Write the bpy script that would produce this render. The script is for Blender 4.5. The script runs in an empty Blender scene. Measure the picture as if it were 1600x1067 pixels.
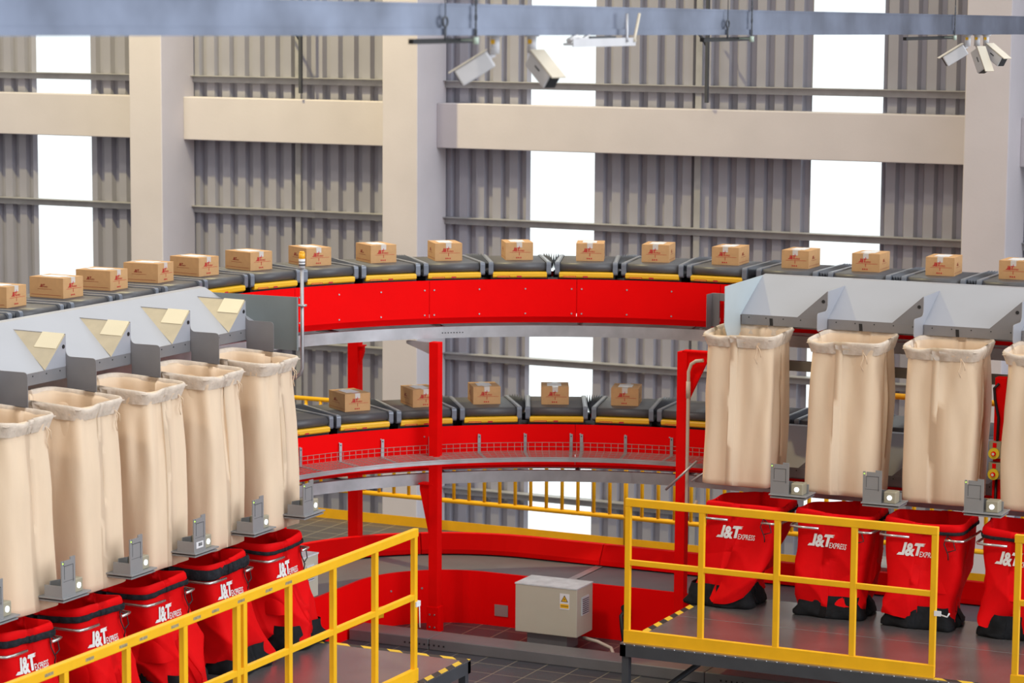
import bpy, bmesh, math, random
from math import sin, cos, pi, radians as R_, atan2, sqrt
from mathutils import Vector, Matrix
from mathutils.bvhtree import BVHTree
random.seed(7)
S = bpy.context.scene
COL = S.collection

# ------------------------------------------------------------------ camera
F_PX = 4122.2
U = Vector((sin(1.12833151), -cos(1.12833151), 0)); V = Vector((cos(1.12833151), sin(1.12833151), 0))
PITCH, ROLL = 0.126811902, 0.00676587
cam_d = bpy.data.cameras.new('camera'); cam = bpy.data.objects.new('camera', cam_d); COL.objects.link(cam)
r0 = Vector((U.x, V.x, 0)); fh = Vector((U.y, V.y, 0)); zz = Vector((0, 0, 1))
fwd = fh * cos(PITCH) - zz * sin(PITCH); up0 = fh * sin(PITCH) + zz * cos(PITCH)
rt = r0 * cos(ROLL) + up0 * sin(ROLL); up = -r0 * sin(ROLL) + up0 * cos(ROLL)
M = Matrix((rt, up, -fwd)).transposed().to_4x4(); M.translation = Vector((8.680, -19.289, 2.4))
cam.matrix_world = M
cam_d.sensor_width = 36; cam_d.lens = F_PX / 1600 * 36; cam_d.clip_end = 300
cam_d.dof.use_dof = True; cam_d.dof.focus_distance = 21.5; cam_d.dof.aperture_fstop = 3.6
S.camera = cam

# ------------------------------------------------------------------ sky and light
w = bpy.data.worlds.new('sky'); S.world = w; w.use_nodes = True
nt = w.node_tree; nt.nodes.clear()
def N(nt, t, **k):
    n = nt.nodes.new(t)
    for a, b in k.items(): setattr(n, a, b)
    return n
tc = N(nt, 'ShaderNodeTexCoord')
def dotramp(vec, lo, hi):
    d = N(nt, 'ShaderNodeVectorMath', operation='DOT_PRODUCT'); d.inputs[1].default_value = Vector(vec).normalized()
    nt.links.new(tc.outputs['Generated'], d.inputs[0])
    m = N(nt, 'ShaderNodeMapRange'); m.inputs[1].default_value = lo; m.inputs[2].default_value = hi
    nt.links.new(d.outputs['Value'], m.inputs[0]); return m.outputs[0]
mx = N(nt, 'ShaderNodeMix', data_type='RGBA')
mx.inputs[6].default_value = (0.80, 0.72, 0.64, 1); mx.inputs[7].default_value = (1.30, 1.38, 1.52, 1)
nt.links.new(dotramp((1, .1, .25), -.1, 1.0), mx.inputs[0])
mx2 = N(nt, 'ShaderNodeMix', data_type='RGBA')
mx2.inputs[7].default_value = (1.9, 1.98, 2.05, 1)
nt.links.new(mx.outputs[2], mx2.inputs[6]); nt.links.new(dotramp((0, 1, 0), .35, .7), mx2.inputs[0])
bg = N(nt, 'ShaderNodeBackground'); bg.inputs[1].default_value = 1.0
out = N(nt, 'ShaderNodeOutputWorld')
nt.links.new(mx2.outputs[2], bg.inputs[0]); nt.links.new(bg.outputs[0], out.inputs[0])
def sun(name, frm, e, col, ang):
    d = bpy.data.lights.new(name, 'SUN'); d.energy = e; d.color = col; d.angle = R_(ang)
    o = bpy.data.objects.new(name, d); COL.objects.link(o); o.location = Vector(frm) * 10
    o.rotation_euler = (-Vector(frm)).to_track_quat('-Z', 'Y').to_euler()
sun('warm_roof_light', (-.08, -.62, .80), .85, (1.0, .90, .76), 6)
sun('cool_side_daylight', (.95, -.12, .42), 2.0, (.90, .95, 1.0), 40)
def lamp(name, loc, e, size, col, aim):
    d = bpy.data.lights.new(name, 'AREA'); d.energy = e; d.color = col; d.size = size; d.shape = 'DISK'
    o = bpy.data.objects.new(name, d); COL.objects.link(o); o.location = loc
    o.rotation_euler = (Vector(aim) - Vector(loc)).to_track_quat('-Z', 'Y').to_euler()
lamp('high_bay_lamp', (-9.2, 5.2, 9.8), 1750, .35, (1.0, .84, .42), (-9.2, 10.5, -1))
S.view_settings.view_transform = 'Standard'; S.view_settings.look = 'None'
S.view_settings.exposure = -0.42; S.view_settings.gamma = 1.0; S.view_settings.use_curve_mapping = False

# ------------------------------------------------------------------ materials
def mat(name, col, rough=.5, metal=0., var=.06, scale=6., bump=0., bscale=40., coat=0., emit=0., spec=None, stretch=None):
    m = bpy.data.materials.new(name); m.use_nodes = True; t = m.node_tree
    b = t.nodes['Principled BSDF']
    b.inputs['Roughness'].default_value = rough; b.inputs['Metallic'].default_value = metal
    if spec is not None: b.inputs['Specular IOR Level'].default_value = spec
    if coat: b.inputs['Coat Weight'].default_value = coat; b.inputs['Coat Roughness'].default_value = .15
    tcn = t.nodes.new('ShaderNodeTexCoord'); src = tcn.outputs['Object']
    if stretch:
        mp = t.nodes.new('ShaderNodeMapping'); mp.inputs['Scale'].default_value = stretch
        t.links.new(src, mp.inputs[0]); src = mp.outputs[0]
    n = t.nodes.new('ShaderNodeTexNoise'); n.inputs['Scale'].default_value = scale; n.inputs['Detail'].default_value = 4
    t.links.new(src, n.inputs['Vector'])
    mr = t.nodes.new('ShaderNodeMapRange'); mr.inputs[1].default_value = .3; mr.inputs[2].default_value = .7
    mr.inputs[3].default_value = 1 - var; mr.inputs[4].default_value = 1 + var
    t.links.new(n.outputs['Fac'], mr.inputs[0])
    mu = t.nodes.new('ShaderNodeVectorMath'); mu.operation = 'MULTIPLY'; mu.inputs[0].default_value = col[:3]
    t.links.new(mr.outputs[0], mu.inputs[1]); t.links.new(mu.outputs[0], b.inputs['Base Color'])
    if bump:
        n2 = t.nodes.new('ShaderNodeTexNoise'); n2.inputs['Scale'].default_value = bscale; n2.inputs['Detail'].default_value = 3
        t.links.new(src, n2.inputs['Vector'])
        bp = t.nodes.new('ShaderNodeBump'); bp.inputs['Strength'].default_value = bump; bp.inputs['Distance'].default_value = .01
        t.links.new(n2.outputs['Fac'], bp.inputs['Height']); t.links.new(bp.outputs[0], b.inputs['Normal'])
    if emit:
        b.inputs['Emission Color'].default_value = (*col[:3], 1); b.inputs['Emission Strength'].default_value = emit
    return m
def srgb(r, g, b):
    f = lambda c: ((c / 255 + .055) / 1.055) ** 2.4 if c > 10 else c / 255 / 12.92
    return (f(r), f(g), f(b))
RED = mat('red_paint', (.95, .0022, .003), .6, var=.04, scale=2., spec=.05)
REDD = mat('red_frame_paint', (.90, .003, .003), .6, var=.05, spec=.06)
YEL = mat('yellow_paint', (.95, .50, .012), .5, var=.05, spec=.25)
YELB = mat('yellow_bumper', (.90, .50, .015), .42, var=.03)
GALV = mat('galvanised_steel', (.46, .46, .48), .38, .6, var=.2, scale=4)
TRUNKM = mat('trunk_galvanised', (.20, .23, .31), .32, .75, var=.35, scale=2.2, bump=.25, bscale=3)
STEEL = mat('polished_steel', (.62, .61, .58), .25, .9, var=.05)
CONC = mat('painted_concrete', (.57, .535, .56), .85, var=.04, scale=1.5, bump=.1, bscale=30)
WALLM = mat('corrugated_sheet', (.33, .33, .385), .5, .1, var=.06, scale=1.2)
GIRT = mat('girt_steel', (.36, .36, .37), .5, .2, var=.1)
BELT = mat('belt_rubber', (.085, .083, .088), .42, var=.05, bump=.15, bscale=120)
CAPM = mat('carrier_cap_plastic', (.19, .21, .25), .35, .2, var=.05)
CAPL = mat('carrier_cap_aluminium', (.42, .44, .48), .35, .7, var=.05)
BLACK = mat('black_plastic', (.012, .012, .014), .5)
BELLOW = mat('bellow_plastic', (.26, .28, .32), .35, .3)
KRAFT = mat('kraft_cardboard', (.60, .34, .15), .8, var=.05, scale=14)
TAPE = mat('clear_parcel_tape', (.66, .60, .55), .25, var=.05)
LABEL = mat('white_paper_label', (.80, .80, .82), .5, var=.02)
PRINT = mat('red_print', (.55, .02, .02), .7)
PRINTD = mat('dark_red_print', (.33, .03, .015), .7)
CHUTE = mat('chute_powder_coat', (.40, .41, .45), .38, .1, var=.03, scale=2)
CHUTEG = mat('chute_grey_steel', (.26, .255, .265), .45, .3, var=.05)
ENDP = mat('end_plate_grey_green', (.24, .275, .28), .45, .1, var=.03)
DEFL = mat('cream_deflector', (.60, .52, .37), .45, .1, var=.06, scale=9)
PATCHM = mat('pale_cream', (.86, .77, .55), .5, var=.02)
CLOTH = mat('calico_cloth', (.84, .65, .46), .9, var=.05, scale=5, bump=.25, bscale=14, stretch=(1, 1, .35))
CUFF = mat('calico_cuff', (.72, .61, .50), .9, var=.12, scale=14, bump=.5, bscale=40)
BAGR = mat('red_bag_fabric', (.74, .003, .005), .65, var=.12, scale=3, bump=.5, bscale=7, spec=.08)
BAGB = mat('black_bag_fabric', (.012, .013, .015), .8, spec=.15, var=.3, scale=12, bump=.6, bscale=18)
FOAM = mat('charcoal_foam', (.022, .023, .028), .9, spec=.15, var=.35, scale=30, bump=.5, bscale=60)
WHITE = mat('white_logo', (.80, .78, .76), .7, var=.02)
SCAN = mat('scanner_grey', (.30, .305, .31), .42, .15, var=.03)
SCANB = mat('scanner_beige', (.36, .33, .24), .5, var=.03)
LED = mat('white_led', (.85, .93, 1.), .3, emit=2.0)
LEDY = mat('green_led', (.55, .9, .15), .3, emit=1.2)
BOXM = mat('beige_cabinet', (.53, .50, .40), .5, var=.02)
BOXT = mat('cabinet_lid', (.66, .70, .72), .4, var=.15, scale=10)
AMBER = mat('amber_lens', (.9, .42, .02), .25, emit=.25)
CCTV = mat('cctv_white', (.62, .61, .62), .4)
CCTVY = mat('cctv_cream_top', (.72, .64, .50), .4)
DARKST = mat('dark_painted_steel', (.07, .075, .085), .45, .2, var=.1)
CHAN = mat('grey_floor_duct', (.20, .20, .205), .4, .3, var=.1, scale=3)
PVC = mat('cream_conduit', (.60, .53, .44), .5)

def checker_plate():
    m = mat('checker_plate', (.36, .35, .35), .27, .8, var=.12, scale=2.5); t = m.node_tree; b = t.nodes['Principled BSDF']
    tcn = t.nodes.new('ShaderNodeTexCoord')
    hs = []
    for ang in (45, -45):
        mp = t.nodes.new('ShaderNodeMapping'); mp.inputs['Rotation'].default_value = (0, 0, R_(ang)); mp.inputs['Scale'].default_value = (1, 2.2, 1)
        t.links.new(tcn.outputs['Object'], mp.inputs[0])
        v = t.nodes.new('ShaderNodeTexVoronoi'); v.inputs['Scale'].default_value = 16; v.inputs['Randomness'].default_value = 0
        t.links.new(mp.outputs[0], v.inputs['Vector'])
        mr = t.nodes.new('ShaderNodeMapRange'); mr.inputs[1].default_value = .22; mr.inputs[2].default_value = .12
        t.links.new(v.outputs['Distance'], mr.inputs[0]); hs.append(mr)
    a = t.nodes.new('ShaderNodeMath'); a.operation = 'MAXIMUM'
    t.links.new(hs[0].outputs[0], a.inputs[0]); t.links.new(hs[1].outputs[0], a.inputs[1])
    bp = t.nodes.new('ShaderNodeBump'); bp.inputs['Strength'].default_value = 1.; bp.inputs['Distance'].default_value = .012
    t.links.new(a.outputs[0], bp.inputs['Height']); t.links.new(bp.outputs[0], b.inputs['Normal'])
    return m
DECK = checker_plate()
def tile_floor():
    m = mat('dark_floor_plates', (.075, .078, .088), .4, .2, var=.15, scale=2); t = m.node_tree; b = t.nodes['Principled BSDF']
    tcn = t.nodes.new('ShaderNodeTexCoord')
    br = t.nodes.new('ShaderNodeTexBrick'); br.offset = 0; br.inputs['Scale'].default_value = 1.0
    br.inputs['Brick Width'].default_value = .30; br.inputs['Row Height'].default_value = .30; br.inputs['Mortar Size'].default_value = .006
    br.inputs['Color1'].default_value = (.085, .088, .10, 1); br.inputs['Color2'].default_value = (.07, .072, .082, 1); br.inputs['Mortar'].default_value = (.30, .27, .20, 1)
    t.links.new(tcn.outputs['Object'], br.inputs['Vector']); t.links.new(br.outputs['Color'], b.inputs['Base Color'])
    return m
FLOORM = tile_floor()
def hazard(direction):
    m = mat('hazard_tape', (.8, .5, .02), .5); t = m.node_tree; b = t.nodes['Principled BSDF']
    tcn = t.nodes.new('ShaderNodeTexCoord'); wv = t.nodes.new('ShaderNodeTexWave'); wv.bands_direction = 'DIAGONAL' if direction == 'd' else 'X'
    wv.inputs['Scale'].default_value = 2.6
    t.links.new(tcn.outputs['Object'], wv.inputs[0])
    cr = t.nodes.new('ShaderNodeValToRGB'); cr.color_ramp.interpolation = 'CONSTANT'
    cr.color_ramp.elements[0].color = (.02, .02, .02, 1); cr.color_ramp.elements[1].color = (.80, .52, .03, 1); cr.color_ramp.elements[1].position = .5
    t.links.new(wv.outputs['Fac'], cr.inputs[0]); t.links.new(cr.outputs[0], b.inputs['Base Color'])
    return m
HAZ = hazard('d')
def skylight():
    m = bpy.data.materials.new('translucent_roof_sheet'); m.use_nodes = True; t = m.node_tree; t.nodes.clear()
    tr = t.nodes.new('ShaderNodeBsdfTransparent'); tr.inputs[0].default_value = (.97, .99, .98, 1)
    tl = t.nodes.new('ShaderNodeBsdfTranslucent'); tl.inputs[0].default_value = (.9, .95, .93, 1)
    mxx = t.nodes.new('ShaderNodeMixShader'); mxx.inputs[0].default_value = .25; o = t.nodes.new('ShaderNodeOutputMaterial')
    t.links.new(tr.outputs[0], mxx.inputs[1]); t.links.new(tl.outputs[0], mxx.inputs[2]); t.links.new(mxx.outputs[0], o.inputs[0])
    return m
SKYL = skylight()

# ------------------------------------------------------------------ mesh helpers
I4 = Matrix.Identity(4)
def T(x, y, z): return Matrix.Translation((x, y, z))
def RZ(a): return Matrix.Rotation(a, 4, 'Z')
def RX(a): return Matrix.Rotation(a, 4, 'X')
def RY(a): return Matrix.Rotation(a, 4, 'Y')
class MB:
    def __init__(s): s.v = []; s.f = []; s.m = []; s.sm = []
    def add(s, vs, fs, mi=0, M=I4, smooth=False):
        b = len(s.v); s.v += [tuple(M @ Vector(p)) for p in vs]
        for f in fs: s.f.append([b + i for i in f]); s.m.append(mi); s.sm.append(smooth)
        return s
    def box(s, x0, x1, y0, y1, z0, z1, mi=0, M=I4):
        vs = [(x, y, z) for z in (z0, z1) for y in (y0, y1) for x in (x0, x1)]
        return s.add(vs, [(0, 2, 3, 1), (4, 5, 7, 6), (0, 1, 5, 4), (2, 6, 7, 3), (0, 4, 6, 2), (1, 3, 7, 5)], mi, M)
    def prism(s, pts, ext, mi=0, M=I4, smooth=False):
        n = len(pts); e = Vector(ext); vs = [Vector(p) for p in pts]; vs += [p + e for p in vs]
        fs = [list(range(n))[::-1], list(range(n, 2 * n))] 
        s.add(vs, fs, mi, M); 
        b = len(s.v) - 2 * n
        for i in range(n):
            j = (i + 1) % n; s.f.append([b + i, b + j, b + n + j, b + n + i]); s.m.append(mi); s.sm.append(smooth)
        return s
    def tube(s, path, r, n=8, mi=0, M=I4, closed=False, caps=True):
        P = [Vector(p) for p in path]; k = len(P); b = len(s.v); ref = None
        for i in range(k):
            if closed: d = (P[(i + 1) % k] - P[i - 1])
            else: d = (P[min(i + 1, k - 1)] - P[max(i - 1, 0)])
            d.normalize()
            if ref is None:
                ref = Vector((0, 0, 1)) if abs(d.z) < .9 else Vector((1, 0, 0))
            a = ref - d * ref.dot(d)
            if a.length < 1e-4: a = d.orthogonal()
            a.normalize(); c = d.cross(a); ref = a
            rr = r[i] if isinstance(r, (list, tuple)) else r
            for j in range(n):
                t = 2 * pi * j / n; s.v.append(tuple(M @ (P[i] + (a * cos(t) + c * sin(t)) * rr)))
        rng = k if closed else k - 1
        for i in range(rng):
            i2 = (i + 1) % k
            for j in range(n):
                j2 = (j + 1) % n
                s.f.append([b + i * n + j, b + i * n + j2, b + i2 * n + j2, b + i2 * n + j]); s.m.append(mi); s.sm.append(True)
        if caps and not closed:
            s.f.append([b + j for j in range(n)][::-1]); s.m.append(mi); s.sm.append(False)
            s.f.append([b + (k - 1) * n + j for j in range(n)]); s.m.append(mi); s.sm.append(False)
        return s
    def grid(s, rows, mi=0, M=I4, smooth=True, wrap=False):
        b = len(s.v); nr, nc = len(rows), len(rows[0])
        for r in rows: s.v += [tuple(M @ Vector(p)) for p in r]
        for i in range(nr - 1):
            for j in range(nc if wrap else nc - 1):
                j2 = (j + 1) % nc
                s.f.append([b + i * nc + j, b + i * nc + j2, b + (i + 1) * nc + j2, b + (i + 1) * nc + j]); s.m.append(mi); s.sm.append(smooth)
        return s
    def mesh(s, name, mats):
        me = bpy.data.meshes.new(name); me.from_pydata(s.v, [], s.f)
        for m in (mats if isinstance(mats, (list, tuple)) else [mats]): me.materials.append(m)
        me.polygons.foreach_set('material_index', s.m); me.polygons.foreach_set('use_smooth', s.sm)
        me.update(); return me
    def build(s, name, mats, parent=None, bevel=0, seg=2, normals=False):
        me = s.mesh(name, mats)
        if normals:
            bm = bmesh.new(); bm.from_mesh(me); bmesh.ops.recalc_face_normals(bm, faces=bm.faces); bm.to_mesh(me); bm.free()
        o = bpy.data.objects.new(name, me); COL.objects.link(o)
        if parent: o.parent = parent
        if bevel:
            md = o.modifiers.new('bevel', 'BEVEL'); md.width = bevel; md.segments = seg; md.limit_method = 'ANGLE'; md.angle_limit = R_(40)
        return o
def tag(o, label, cat, group=None):
    o['label'] = label; o['category'] = cat
    if group: o['group'] = group
    return o
def thing(name, label, cat, loc=(0, 0, 0), rz=0, group=None):
    o = bpy.data.objects.new(name, None); COL.objects.link(o); o.empty_display_size = .1
    o.location = loc; o.rotation_euler = (0, 0, rz); return tag(o, label, cat, group)
def struct(o): o['kind'] = 'structure'; return o
def obj(name, me, parent=None):
    o = bpy.data.objects.new(name, me); COL.objects.link(o)
    if parent: o.parent = parent
    return o
ORD = ['first', 'second', 'third', 'fourth', 'fifth', 'sixth', 'seventh', 'eighth', 'ninth', 'tenth', 'eleventh', 'twelfth', 'thirteenth', 'fourteenth', 'fifteenth', 'sixteenth', 'seventeenth', 'eighteenth', 'nineteenth', 'twentieth', 'twenty-first', 'twenty-second']

def text_geo(txt, size, bold=0., shear=0., space=1.):
    c = bpy.data.curves.new('t', 'FONT'); c.body = txt; c.size = size; c.offset = bold; c.shear = shear; c.space_character = space
    c.resolution_u = 3; c.align_x = 'LEFT'
    o = bpy.data.objects.new('t', c); COL.objects.link(o)
    dg = bpy.context.evaluated_depsgraph_get(); me = o.evaluated_get(dg).to_mesh()
    vs = [v.co.copy() for v in me.vertices]; fs = [list(p.vertices) for p in me.polygons]
    o.to_mesh_clear(); bpy.data.objects.remove(o); bpy.data.curves.remove(c)
    return vs, fs
def merge(parts):
    V_, F_ = [], []
    for vs, fs, dx, dy, sx in parts:
        b = len(V_); V_ += [Vector((v[0] * sx + dx, v[1] + dy, 0)) for v in vs]; F_ += [[b + i for i in f] for f in fs]
    return V_, F_
def logo_geo():
    """the courier's mark: J & T in heavy slanted capitals, small EXPRESS; unit height 1, origin at lower left"""
    sh = .22
    def P(pts): return [(x + sh * y, y) for x, y in pts]
    J = P([(.0, 0), (.58, 0), (.58, 1), (.36, 1), (.36, .20), (.12, .20)])
    Tt = P([(1.38, .0), (1.60, .0), (1.60, .76), (1.84, .76), (1.92, .84), (1.76, .85), (1.94, .92), (1.78, .93), (1.98, 1.0), (1.16, 1.0), (1.10, .78), (1.38, .76)])
    parts = [(J, [[0, 1, 5], [1, 4, 5], [1, 2, 3], [1, 3, 4]], 0, 0, 1)]
    parts.append((Tt, [[0, 1, 2, 11], [2, 3, 11], [3, 4, 5], [3, 5, 11], [5, 6, 7], [5, 7, 11], [7, 8, 9], [7, 9, 11], [9, 10, 11]], .08, 0, 1))
    a = text_geo('&', 1.36, .055, .18); parts.append((a[0], a[1], .62, .0, .78))
    e = text_geo('EXPRESS', .60, .006, .2, 1.0); parts.append((e[0], e[1], 1.76, -.06, .66))
    return merge(parts)
LOGO = logo_geo()
def subdiv(vs, fs, cuts_len):
    bm = bmesh.new(); bv = [bm.verts.new(v) for v in vs]
    for f in fs:
        try: bm.faces.new([bv[i] for i in f])
        except ValueError: pass
    bmesh.ops.triangulate(bm, faces=bm.faces[:])
    for _ in range(3):
        es = [e for e in bm.edges if e.calc_length() > cuts_len]
        if not es: break
        bmesh.ops.subdivide_edges(bm, edges=es, cuts=1); bmesh.ops.triangulate(bm, faces=bm.faces[:])
    V_ = [v.co.copy() for v in bm.verts]; bm.verts.index_update(); F_ = [[v.index for v in f.verts] for f in bm.faces]; bm.free()
    return V_, F_
LOGO_S = subdiv(*LOGO, .25)

# ------------------------------------------------------------------ track path
RI, WB, RC, PP = 3.54, .76, 3.92, .691
ARC = RC * pi / 2
def path(s):
    """s along the centre line -> centre point, travel angle"""
    if s < 0: return Vector((-RC, s, 0)), pi / 2
    if s > ARC: return Vector((s - ARC, RC, 0)), 0.
    a = pi - s / RC; return Vector((RC * cos(a), RC * sin(a), 0)), a - pi / 2
def inner(t, off, z):
    """t in 'inner metres' measured as angle position; off = distance outward from the inner edge"""
    if t < 0: return Vector((-(RI + off), t, z))
    L = RI * pi / 2
    if t > L: return Vector((t - L, RI + off, z))
    a = pi - t / RI; return Vector(((RI + off) * cos(a), (RI + off) * sin(a), z))
LA = RI * pi / 2
def tlist(a, b, step=.12):
    n = max(1, int(abs(b - a) / step + .5)); pts = [a + (b - a) * i / n for i in range(n + 1)]
    for q in (0, LA):
        if a < q < b: pts.append(q)
    return sorted(pts)
def sweep(mb, prof, a, b, mi=0, step=.12, caps=True):
    rows = [[inner(t, o, z) for o, z in prof] for t in tlist(a, b, step)]
    mb.grid([[p for p in r] for r in rows], mi, smooth=False, wrap=True)
    if caps:
        n = len(prof); base = len(mb.v) - n * len(rows)
        mb.f.append([base + i for i in range(n)]); mb.m.append(mi); mb.sm.append(False)
        mb.f.append([base + n * (len(rows) - 1) + i for i in range(n)][::-1]); mb.m.append(mi); mb.sm.append(False)
    return mb

# ------------------------------------------------------------------ setting: wall, columns, girts, windows, floors
YW = 10.86; STR = [(-12.87, -11.98), (-5.36, -4.47), (-1.651, -.772)]
def corr(mb, x0, x1, z0, z1):
    pts = []; x = x0; per = .235; d = .045
    k = 0
    base = math.floor(x0 / per) * per; d = .07
    while base < x1:
        for dx, yy in ((0, 0), (.115, 0), (.145, d), (.205, d)):
            xx = base + dx
            if x0 <= xx <= x1: pts.append((xx, YW + yy - d * .5))
        base += per
    pts = [(x0, YW)] + pts + [(x1, YW)]
    mb.grid([[(px, py, z) for px, py in pts] for z in (z0, z1)], 0, smooth=False)
wb = MB(); edges = [-24.] + [e for s_ in STR for e in s_] + [10.]
for i in range(0, len(edges), 2): corr(wb, edges[i], edges[i + 1], -8, 6.5)
struct(wb.build('wall_back', WALLM))
for i, (a, b) in enumerate(STR):
    struct(MB().box(a - .02, b + .02, YW + .03, YW + .036, -8, 6.5).build('window_%d' % (i + 1), SKYL))
n_tr = 0
def trim(mb, m, **k):
    global n_tr; n_tr += 1; return struct(mb.build('trim_%d' % n_tr, m, **k))
for x0, x1 in ((-17.2, -16.7), (-10.79, -10.29), (-7.02, -6.522), (.458, .975), (7.4, 7.9)):
    trim(MB().box(x0, x1, 10.0, 10.8, -8, 6.5), CONC, bevel=.012)
bays = [(-24, -17.2), (-16.7, -10.79), (-10.29, -7.02), (-6.522, .458), (.975, 7.4)]
for x0, x1 in bays[1:]:
    trim(MB().box(x0 - .001, x1, 10.53, 10.78, .60, 1.165), CONC, bevel=.01)
    for z in (3.15, 1.40, -.335, -2.08, -3.83, -5.6):
        g = MB(); g.box(x0, x1, 10.76, 10.835, z - .045, z + .045); g.box(x0, x1, 10.70, 10.76, z + .035, z + .045)
        trim(g, GIRT)
for x in (-8.69, -3.08, -13.7, 4.1): trim(MB().box(x - .04, x + .04, 10.78, 10.83, -8, 6.5), GIRT)
for x in (-8.47, -2.855):     # knee brace in front of the girt
    b = MB(); b.box(x - .018, x + .018, 10.45, 10.50, 1.25, 3.4); b.tube([(x - .30, 10.47, 2.35), (x, 10.47, 1.92)], .018, 6)
    trim(b, DARKST)
struct(MB().box(-16, 9, -16, 6.82, -3.56, -3.46).build('floor', FLOORM))
struct(MB().box(-26, 12, -20, 11.2, -8.2, -8.0).build('floor_lower', CHAN))

# ------------------------------------------------------------------ sorter tracks
def level(z0, lower):
    lv = 'lower' if lower else 'upper'
    root = thing('sorter_track', 'curved red %s loop track of the parcel sorter%s' % (lv, ', wire tray below it' if lower else ', on a galvanised beam'), 'conveyor', (0, 0, z0))
    a, b = -5.0, LA + 3.6
    top, mid, bot = (-.155, -.508, -.565) if not lower else (-.160, -.545, -.575)
    seam_a = [134.97, 112.26]; d = 22.71
    seams = sorted([pi - R_(x) for x in (157.68, 134.97, 112.26)])
    ts = [a, -3.6, -2.2, -.8] + [RI * s_ for s_ in seams] + [LA, LA + 1.4, LA + 2.8, b]
    for i in range(len(ts) - 1):
        p = MB(); t0, t1 = ts[i] + .002, ts[i + 1] - .002
        sweep(p, [(0, top), (.004, top), (.004, mid), (0, mid)], t0, t1, 0, .1)
        n = max(2, round((t1 - t0) / .47))
        for k in range(n + 1):
            t = t0 + .045 + (t1 - t0 - .09) * k / n
            for zz_ in ((top - .09, mid + .03) if not lower else (top - .09,)):
                q = inner(t, 0, zz_); q2 = inner(t, -.006, zz_)
                p.tube([q, q2], .008, 6, 1)
        p.build('skirt_panel', [RED, GALV], root)
    p = MB(); sweep(p, [(0, mid), (.004, mid), (.05, bot), (.046, bot - .004)], a, b, 0, .1); p.build('bottom_flange', RED, root)
    for nm, off in (('inner_beam', .0), ('outer_beam', WB - .05)):
        p = MB(); zb = bot - .028; sgn = 1
        sweep(p, [(off, zb), (off + .06, zb), (off + .06, zb - .012), (off + .012, zb - .012), (off + .012, zb - .095), (off + .06, zb - .095), (off + .06, zb - .107), (off, zb - .107)], a, b, 0, .12)
        p.build(nm, GALV, root)
    p = MB(); sweep(p, [(WB - .004, top), (WB, top), (WB, bot), (WB - .004, bot)], a, b); p.build('outer_skirt', REDD, root)
    p = MB(); sweep(p, [(.05, -.20), (WB - .05, -.20), (WB - .05, -.24), (.05, -.24)], a, b); p.build('track_bed', BLACK, root)
    for t in (1.0, 2.0, 3.0, 4.2, 5.2, 6.6, 7.6):
        q0, q1 = inner(t, .06, bot - .08), inner(t, WB - .05, bot - .08)
        MB().tube([q0, q1], .025, 4).build('cross_bar', GALV, root)
    if not lower:
        q = MB(); 
        for k in range(8):
            t = RI * (pi - R_(131.6)) + k * .028 - .08
            q.tube([inner(t, -.001, bot - .085), inner(t, -.004, bot - .085)], .006, 6)
        q.build('bolt_row', BLACK, root)
    return root
UP = level(0, False); LOW = level(-1.376, True)

# belt carriers -----------------------------------------------------------
BLEN, CAPW = .50, .045
def stadium(z0, z1, y0, y1, r, n=6):
    pts = []
    for k in range(n + 1): a_ = pi / 2 + pi / 2 * k / n; pts.append((y0 + r + r * cos(a_), z1 - r + r * sin(a_)))
    for k in range(n + 1): a_ = pi + pi / 2 * k / n; pts.append((y0 + r + r * cos(a_), z0 + r + r * sin(a_)))
    for k in range(n + 1): a_ = -pi / 2 + pi / 2 * k / n; pts.append((y1 - r + r * cos(a_), z0 + r + r * sin(a_)))
    for k in range(n + 1): a_ = pi / 2 * k / n; pts.append((y1 - r + r * cos(a_), z1 - r + r * sin(a_)))
    return pts
hb = WB / 2
pf = stadium(-.084, 0, -hb + .005, hb - .005, .04)
me_belt = MB().prism([(-BLEN / 2, y, z) for y, z in pf], (BLEN, 0, 0), 0, smooth=True).mesh('belt', BELT)
def cap_mesh(sgn):
    x0 = sgn * BLEN / 2; x1 = sgn * (BLEN / 2 + CAPW)
    pc = stadium(-.115, .006, -hb - .006, hb + .006, .022, 3)
    m = MB().prism([(x0, y, z) for y, z in pc], (x1 - x0, 0, 0), 0)
    m.prism([(x0 + (x1 - x0) * .25, y, z) for y, z in [(-hb + .02, .006), (hb - .02, .006), (hb - .02, .010), (-hb + .02, .010)]], ((x1 - x0) * .5, 0, 0), 1)
    return m.mesh('side_cap', [CAPM, CAPL])
me_cap = [cap_mesh(-1), cap_mesh(1)]
bm_ = MB().prism([(-BLEN / 2 - .004, y, z) for y, z in [(-hb - .004, -.088), (-hb + .03, -.084), (-hb + .03, -.14), (-hb + .002, -.14), (-hb - .010, -.128), (-hb - .010, -.10)]], (BLEN + .008, 0, 0), 0)
me_bump = bm_.mesh('yellow_bumper', YELB)
st = MB().box(-.215, -.095, -hb - .0115, -hb - .0102, -.137, -.121, 0)
me_stk2 = MB().box(-.03, .015, -hb - .0115, -hb - .0102, -.137, -.121, 0).mesh('warning_sticker', [PRINT, YELB])
for k in range(9): st.box(-.21 + k * .0125, -.203 + k * .0125, -hb - .0122, -hb - .0115, -.133, -.125, 1)
me_stk = st.mesh('warning_sticker', [PRINT, YELB])
me_chas = MB().box(-.27, .27, -hb + .03, hb - .03, -.17, -.085).box(-.33, .33, -.06, .06, -.17, -.11).mesh('chassis', BLACK)
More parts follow.
